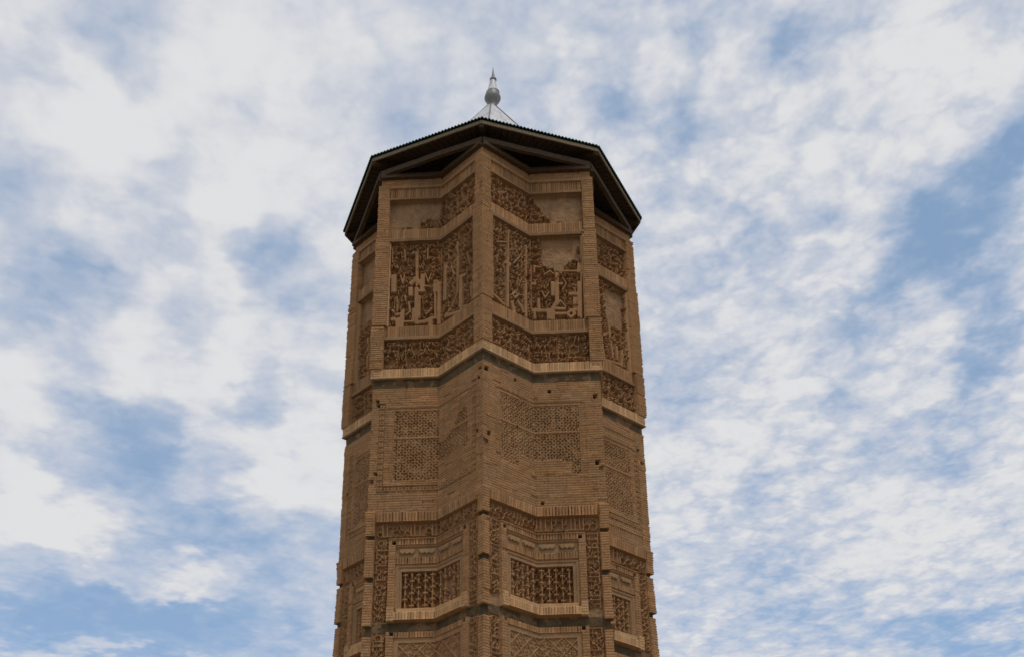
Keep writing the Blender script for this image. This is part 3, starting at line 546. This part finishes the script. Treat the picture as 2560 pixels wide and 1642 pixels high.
    def grille(R):
        st = .135
        for i, q in enumerate(np.arange(.83, 1.7, st)):
            R.stroke([(q, 8.58), (q, 9.32)], .013, .12)
            for j, y in enumerate(np.arange(8.64, 9.3, .125)):
                R.stroke([(q - .038, y), (q + .038, y)] if (i + j) % 2 else [(q, y - .035), (q, y + .035)], .024, .12)
                if (j + i) % 2: R.stroke([(q, y), (q + st / 2, y + .062), (q + st, y + .125)], .011, .11); R.stroke([(q + st, y), (q + st / 2, y + .062), (q, y + .125)], .011, .11)
        R.stroke([(.78, 9.20), (1.6, 9.20)], .012, .11)
    gp = {-1: [[(1.0, 9.1), (1.22, 9.1), (1.25, 8.75), (1.02, 8.72)]]}.get(f, [])
    panel(.76, LV, 8.57, 9.33, 'fretwork_panel', -.135, grille, .12, patches=gp)
    setr(reg(.66, LV, 8.49, 8.565), 'ledge', .05 + wob * .03, C_PALE_LIT, 1.0)
    soldier(.50, 8.33, 8.49, 'ledge', .075, 1.05, .06, C_PALE_LIT * .95, 1.2)
    setr(reg(.475, .62, 8.3, 8.6), 'ledge', .078 + bh, C_PALE_LIT * .95, bt)
    setr(reg(0, LV, 8.12, 8.30), 'ledge', -.04 + wob * .06, C_STAIN_SHADE, .7 + .6 * fbm(U * 5, Z * 8, seed + 43)); stm = m | reg(0, LV, 8.12, 8.30) & (fbm(U * 4, Z * 5, seed + 44) > .58); setr(reg(0, LV, 8.12, 8.30) & (fbm(U * 4, Z * 5, seed + 44) > .58), None, None, C_PL, .6)  # stained band, shade under the ledge painted into its colour
    # next bay below: soldier course, strapwork in low relief
    panel(.17, .475, 7.0, 8.12, 'inscription_band', -.065, vb(7.0, 8.1), .07)
    setr(reg(.475, .62, 7.0, 8.12), 'panel_frame', .035 + bh, C_BR * 1.06, bt); setr(reg(.54, .615, 8.04, 8.12), None, -.08, C_STAIN_SHADE, .7)
    soldier(.62, 8.0, 8.115, 'soldier_course', .012, 1.05, .058, deep=1.5)
    def strap(R):
        for s_ in np.arange(-3, 4, .33):
            R.stroke([(s_, 6.9), (s_ + 1.05, 7.95)], .014, .03); R.stroke([(s_ + 1.05, 6.9), (s_, 7.95)], .014, .03)
            R.stroke([(s_ + .05, 6.9), (s_ + 1.1, 7.95)], .008, .02)
        arabesque(R, .75, LV + .05, 7.0, 7.86, .11, rg, .022, .010)
    setr(reg(.64, LV, 7.0, 7.98), 'panel_frame', .0, C_PL, 1)
    panel(.72, LV, 7.0, 7.90, 'strapwork_panel', -.03, strap, .03, col=C_LOW)
    # corner pilaster, lower: broken in lengths that lean out to a worn foot
    for z0, z1 in ((10.10, 10.62), (9.22, 10.02), (8.24, 9.12), (6.9, 8.03)):
        m = (U < .165) & (Z >= z0) & (Z < z1)
        fl = .026 + .022 * np.clip(1 - (Z - z0) / .9, 0, 1)
        setr(m, 'corner_pilaster', fl + bh * 1.2, C_BR * 1.1, bt * (1 + .16 * np.clip(1 - (Z - z0) / .3, 0, 1) * (z0 == 8.24)))
    for z0, z1 in ((10.02, 10.10), (9.12, 9.22), (8.03, 8.24)):
        m = (U < .165) & (Z >= z0) & (Z < z1); setr(m, 'wooden_tie', -.02 + wob * .04, C_STAIN_SHADE, .8)
    H[lo] -= .028 * np.clip((10.59 - Z[lo]) / .3, 0, 1)
    H += wob * .012
    rw, cl = np.floor(Z / .055), np.floor((U + hsh(np.floor(Z / .055), seed, 3) * .235) / .235)
    pnl = np.isin(K, [names.index(q_) for q_ in names if q_.endswith(('frieze', 'band', 'panel', 'patch'))])
    hu = (hsh(rw, cl, seed + 15) - .5) * .6 * (1 - pnl) + (fbm(U * 2.2, Z * 2.2, seed + 16) - .5) * 1.6
    Cc = Cc * (1 + hu[..., None] * np.array([.07, -.01, -.10]))
    streak = np.clip((fbm(U * 11, Z * 1.1, seed + 17) - .60) * 4, 0, 1); T *= 1 - .20 * streak
    pale = np.clip((fbm(U * 5, Z * 4, seed + 18) - .66) * 6, 0, 1); T *= 1 + .2 * pale
    T *= 1.02 + .12 * fbm(U * 2, Z * 2, seed + 90)
    cen = K[:-1, :-1]
    return dict(f=f, tip=tip, val=val, u=u, U=U, Z=Z, H=H, C=Cc * T[..., None], K=cen, names=names)

FA = {}
FINE = (-4, -2, -1, 0, 1, 3)
for f in range(-8, 8): FA[f] = facet(f, f in FINE)
for f in range(-8, 8, 2):                                   # neighbours meet in one edge
    a, b_ = FA[f], FA[(f - 1 + 8) % 16 - 8]                   # facets sharing the tip f
    mm = (a['H'][:, 0] + b_['H'][:, 0]) / 2; a['H'][:, 0] = mm; b_['H'][:, 0] = mm
for f in range(-8, 8, 2):
    a, b_ = FA[f], FA[f + 1]
    mm = np.minimum(a['H'][:, -1], b_['H'][:, -1]); a['H'][:, -1] = mm; b_['H'][:, -1] = mm
def corner(k, Z):
    an = PHI + k * math.pi / 8; R = 3.5 * (1 + TAPER * (Z - 15)) * (RC if k % 2 else 1)
    return np.stack([R * math.sin(an), -R * math.cos(an), Z], -1)
PARTS = {}
GROUP = dict(brick_wall='f', wall_top='r', moulding='b', soldier_course='s', cornice='r', ledge='b', corner_pilaster='t', wooden_tie='t', floral_frieze='z', kufic_frieze='b', plaster_patch='z', lattice_panel='b',
             ornament_strip='b', inscription_band='z', panel_frame='z', scalloped_niche='b', fretwork_panel='b', strapwork_panel='b')
for f, d in FA.items():
    U, Z, H = d['U'], d['Z'], d['H']; A = corner(d['tip'], Z); B = corner(d['val'], Z)
    t_ = B - A; t_[..., 2] = 0; t_ /= np.linalg.norm(t_, axis=-1, keepdims=True)
    nrm = np.stack([t_[..., 1], -t_[..., 0], 0 * U], -1)
    nrm *= np.sign((nrm * (A + B))[..., :2].sum(-1))[..., None]
    d['n'] = nrm[5, 0]
    d['P'] = A + (B - A) * (U / L0)[..., None] + nrm * H[..., None] + t_ * ((-H * np.clip(1 - U / .2, 0, 1)) - .4142 * H * np.clip((U - L0 + .25) / .25, 0, 1))[..., None]
for f in range(-8, 8):
    pairs_ = [(FA[f], FA[(f - 1 + 8) % 16 - 8], 0)] if f % 2 == 0 else [(FA[f], FA[f - 1], -1)]
    for a, b_, c_ in pairs_:
        for kk in ('P', 'C'):
            mm = (a[kk][:, c_] + b_[kk][:, c_]) / 2; a[kk][:, c_] = mm; b_[kk][:, c_] = mm
for f, d in FA.items():
    P, Z = d['P'], d['Z']
    nzr, nur = Z.shape; idx = np.arange(nzr * nur).reshape(nzr, nur)
    q = [idx[:-1, :-1], idx[:-1, 1:], idx[1:, 1:], idx[1:, :-1]]
    if np.dot(np.cross(P[5, 9] - P[5, 5], P[9, 5] - P[5, 5]), d['n']) < 0: q = q[::-1]
    Q = np.stack(q, -1); zc_ = Z[:-1, :-1]; Pf = P.reshape(-1, 3); Cf = d['C'].reshape(-1, 3)
    bayk = int(f // 2) % 8; tipk = (d['tip'] // 2) % 8
    for i, nm in enumerate(d['names']):
        msk = d['K'] == i
        if not msk.any(): continue
        g = GROUP[nm]
        if g in 'szt':
            lv = (0, 8.2, 9.55, 9.8, 10.2, 13.75, 15.0, 17.7, 18.7, 99) if g == 's' else ((0, 8.12, 10.029, 13.8, 14.9, 17.55, 99) if g == 'z' else (0, 8.1, 9.15, 10.05, 13.7, 99))
            kz = np.digitize(zc_, lv)
        else: kz = np.zeros(zc_.shape, int)
        for k_ in np.unique(kz[msk]):
            F_ = Q[msk & (kz == k_)]
            used, invx = np.unique(F_, return_inverse=True)
            where = 0 if g in 'rf' else (tipk if g == 't' else bayk)
            PARTS.setdefault((nm, int(k_), where), []).append((Pf[used], invx.reshape(-1, 4), Cf[used]))
def pieces(F_, nv):                                          # connected pieces of a mesh
    p = np.arange(nv)
    while True:
        m_ = p[F_].min(1); p2 = p.copy(); np.minimum.at(p2, F_.ravel(), np.repeat(m_, 4)); np.minimum.at(p2, p[F_].ravel(), np.repeat(m_, 4))
        for _ in range(4): p2 = p2[p2]
        if (p2 == p).all(): return p[F_[:, 0]]
        p = p2
for (nm, k_, wh), L in PARTS.items():
    V, F_, C3, o_ = [], [], [], 0
    for v_, f_, c_ in L: V.append(v_); F_.append(f_ + o_); C3.append(c_); o_ += len(v_)
    V = np.concatenate(V); F_ = np.concatenate(F_); C3 = np.concatenate(C3); V[:, 2] += 1.6
    _, first_, inv_ = np.unique(np.round(V * 20000).astype(np.int64), axis=0, return_index=True, return_inverse=True)
    V = V[first_]; C3 = C3[first_]; F_ = inv_.ravel()[F_]
    cid = pieces(F_, len(V)); ids, cnt = np.unique(cid, return_counts=True)
    big_ = [i for i, c_ in zip(ids, cnt) if c_ >= (30 if nm == 'plaster_patch' else 14)] or [ids[cnt.argmax()]]
    cid = np.where(np.isin(cid, big_), cid, ids[cnt.argmax()])
    for i in big_ if ids[cnt.argmax()] in big_ else big_ + [ids[cnt.argmax()]]:
        Fi = F_[cid == i]; used, invx = np.unique(Fi, return_inverse=True)
        mesh_np(nm, V[used], invx.reshape(-1, 4), BRICK, MIN, C3[used])

# lower shaft, below the photograph: brick star down to a plain plinth
zl = np.arange(-1.6, 7.0 + .02, .0275); V, F_, C3 = [], [], []; o_ = 0
for f in range(-8, 8):
    tip, val = (f, f + 1) if f % 2 == 0 else (f + 1, f); u = np.linspace(0, L0, 30); U, Z = np.meshgrid(u, zl); Z[-1] = 7.0
    A = corner(tip, Z); B = corner(val, Z); t_ = B - A; t_[..., 2] = 0; t_ /= np.linalg.norm(t_, axis=-1, keepdims=True); nrm = np.stack([t_[..., 1], -t_[..., 0], 0 * U], -1)
    nrm *= np.sign((nrm * (A + B))[..., :2].sum(-1))[..., None]
    bh, bt, _ = brick_face(U, Z, f + 3.3); H = bh + .05 * (U < .16) + .06 * (Z < .2) - .03 * ((U > .5) & (((Z + 1.6) % 2.6) > .5) & (Z > .4)) + .05 * (((Z + 1.6) % 2.6) < .18)
    H[-1] = .0
    P = A + (B - A) * (U / L0)[..., None] + nrm * H[..., None] + t_ * ((-H * np.clip(1 - U / .2, 0, 1)) - .4142 * H * np.clip((U - L0 + .25) / .25, 0, 1))[..., None]
    idx = np.arange(U.size).reshape(U.shape) + o_; V.append(P.reshape(-1, 3)); C3.append((C_BR * bt[..., None]).reshape(-1, 3)); o_ += U.size
    F_.append(np.stack([idx[:-1, :-1], idx[:-1, 1:], idx[1:, 1:], idx[1:, :-1]] if f % 2 == 0 else [idx[1:, :-1], idx[1:, 1:], idx[:-1, 1:], idx[:-1, :-1]], -1).reshape(-1, 4))
V = np.concatenate(V); V[:, 2] += 1.6
mesh_np('lower_shaft', V, np.concatenate(F_), BRICK, MIN, np.concatenate(C3))
# floor that closes the shaft under the roof
def star(Rr, z, k): an = PHI + k * math.pi / 8; r_ = Rr * (RC if k % 2 else 1); return Vector((r_ * math.sin(an), -r_ * math.cos(an), z + 1.6))
pymesh('shaft_top', [star(3.56, 19.42, k) for k in range(16)], [tuple(range(16))], DARKW, MIN)

# ------------------------------------------------------------------ roof
def oc(Rr, z, k): an = PHI + k * math.pi / 4; return Vector((Rr * math.sin(an), -Rr * math.cos(an), z + 1.6))
RE = 3.92
prof = [(RE + .03, 20.03), (3.3, 20.36), (2.6, 20.85), (1.9, 21.5), (1.30, 22.40)]
V, F_ = [], []; NC = 34
for layer in (0, .02):                                       # corrugated sheets, 20 mm thick with waves along each side
    for r_, z in prof:
        for k in range(8):
            a, b_ = oc(r_, z, k), oc(r_, z, k + 1); n_ = (oc(r_, z, k) + oc(r_, z, k + 1)) / 2; n_.z = 0; n_.normalize()
            for j in range(NC * 4):
                t0 = j / (NC * 4); wv_ = .022 * math.sin(2 * math.pi * NC * t0)
                V.append(a.lerp(b_, t0) + Vector((0, 0, wv_ - .004 + layer)) + n_ * .012 * layer / .02)
per = 8 * NC * 4; LP = len(prof)
for l in range(2):
    for i in range(LP - 1):
        for j in range(per):
            a = l * LP * per + i * per; qd = (a + j, a + (j + 1) % per, a + per + (j + 1) % per, a + per + j)
            F_.append(qd if l else qd[::-1])
for j in range(per): F_.append((j, (j + 1) % per, LP * per + (j + 1) % per, LP * per + j)[::-1])
roof = pymesh('roof', V, F_, SHEET, MIN)
random.seed(4)
# metal cap with seams
cp = [(1.42, 22.33), (.95, 23.084), (.5, 23.808), (.12, 24.42)]
V, F_ = [], []
for r_, z in cp:
    for k in range(8):
        for j in range(3): V.append(oc(r_, z, k).lerp(oc(r_, z, k + 1), j / 3))
for i in range(len(cp) - 1):
    for j in range(24): F_.append((i * 24 + j, i * 24 + (j + 1) % 24, (i + 1) * 24 + (j + 1) % 24, (i + 1) * 24 + j))
cap = pymesh('metal_cap', V, F_, CAP, roof)
for k in range(8):
    Vs, Fs = [], []
    for i in range(len(cp) - 1):
        v_, f_ = bar(oc(cp[i][0] + .005, cp[i][1] + .005, k), oc(cp[i + 1][0] + .005, cp[i + 1][1] + .005, k), .035, .02); Fs += [tuple(x + len(Vs) for x in q_) for q_ in f_]; Vs += v_
    pymesh('seam', Vs, Fs, SEAM if k in (1, 0) else CAP, roof)
def beams(name, pairs, wd, ht, m, par, jit=0.0):
    for a, b_ in pairs:
        v_, f_ = bar(a, b_, wd, ht, jit=jit); pymesh(name, v_, f_, m, par)
beams('fascia_board', [(oc(RE - .03, 19.945, k), oc(RE - .03, 19.945, k + 1)) for k in range(8)], .035, .10, FASC, roof, .003)
beams('ring_beam', [(oc(3.60, 19.64, k), oc(3.60, 19.64, k + 1)) for k in range(8)], .10, .15, WOOD, roof, .008)
beams('hip_rafter', [(oc(RE - .05, 19.90, k), oc(2.2, 20.55, k)) for k in range(8)], .12, .14, WOOD, roof, .008)
V, F_ = [], []
for k in range(8):                                           # boarded soffit, narrow planks with gaps
    for j in range(17):
        t0, t1 = j / 17 + .0025, (j + 1) / 17 - .0025; b0 = len(V); dz_ = random.uniform(-.006, .006)
        for r_, z in ((RE - .05, 19.985), (2.4, 20.42), (.4, 21.3)):
            V += [oc(r_, z + dz_, k).lerp(oc(r_, z + dz_, k + 1), t0), oc(r_, z + dz_, k).lerp(oc(r_, z + dz_, k + 1), t1)]
        F_ += [(b0, b0 + 1, b0 + 3, b0 + 2), (b0 + 2, b0 + 3, b0 + 5, b0 + 4)]
pymesh('soffit', V, F_, DARKW, roof)
pl_ = []
for k in range(16):
    a, b_ = star(3.60, 19.52, k), star(3.60, 19.52, k + 1); pl_.append((a, b_))
beams('wall_plate', pl_, .20, .12, PLATE, roof, .008)
for k in range(16):
    pass
# finial
fin_b, fin_f = lathe([(.13, 24.36), (.115, 24.44), (.12, 24.50), (.19, 24.62), (.232, 24.72), (.235, 24.76), (.205, 24.90), (.183, 24.985)])
bulb = pymesh('finial', [(x + .04, y, z + 1.6) for x, y, z in fin_b], fin_f, SPK, MIN, True)
v_, f_ = lathe([(.19, 24.985), (.172, 24.99), (.12, 25.24), (.078, 25.47)])
pymesh('cone', [(x + .05, y, z + 1.6) for x, y, z in v_], f_, CAP, bulb, True)
v_, f_ = lathe([(.07, 25.46), (.10, 25.49), (.098, 25.54), (.058, 25.60), (.045, 25.66), (.022, 25.85), (.003, 26.06)])
pymesh('spike', [(x + .06, y, z + 1.6) for x, y, z in v_], f_, SPK, bulb, True)
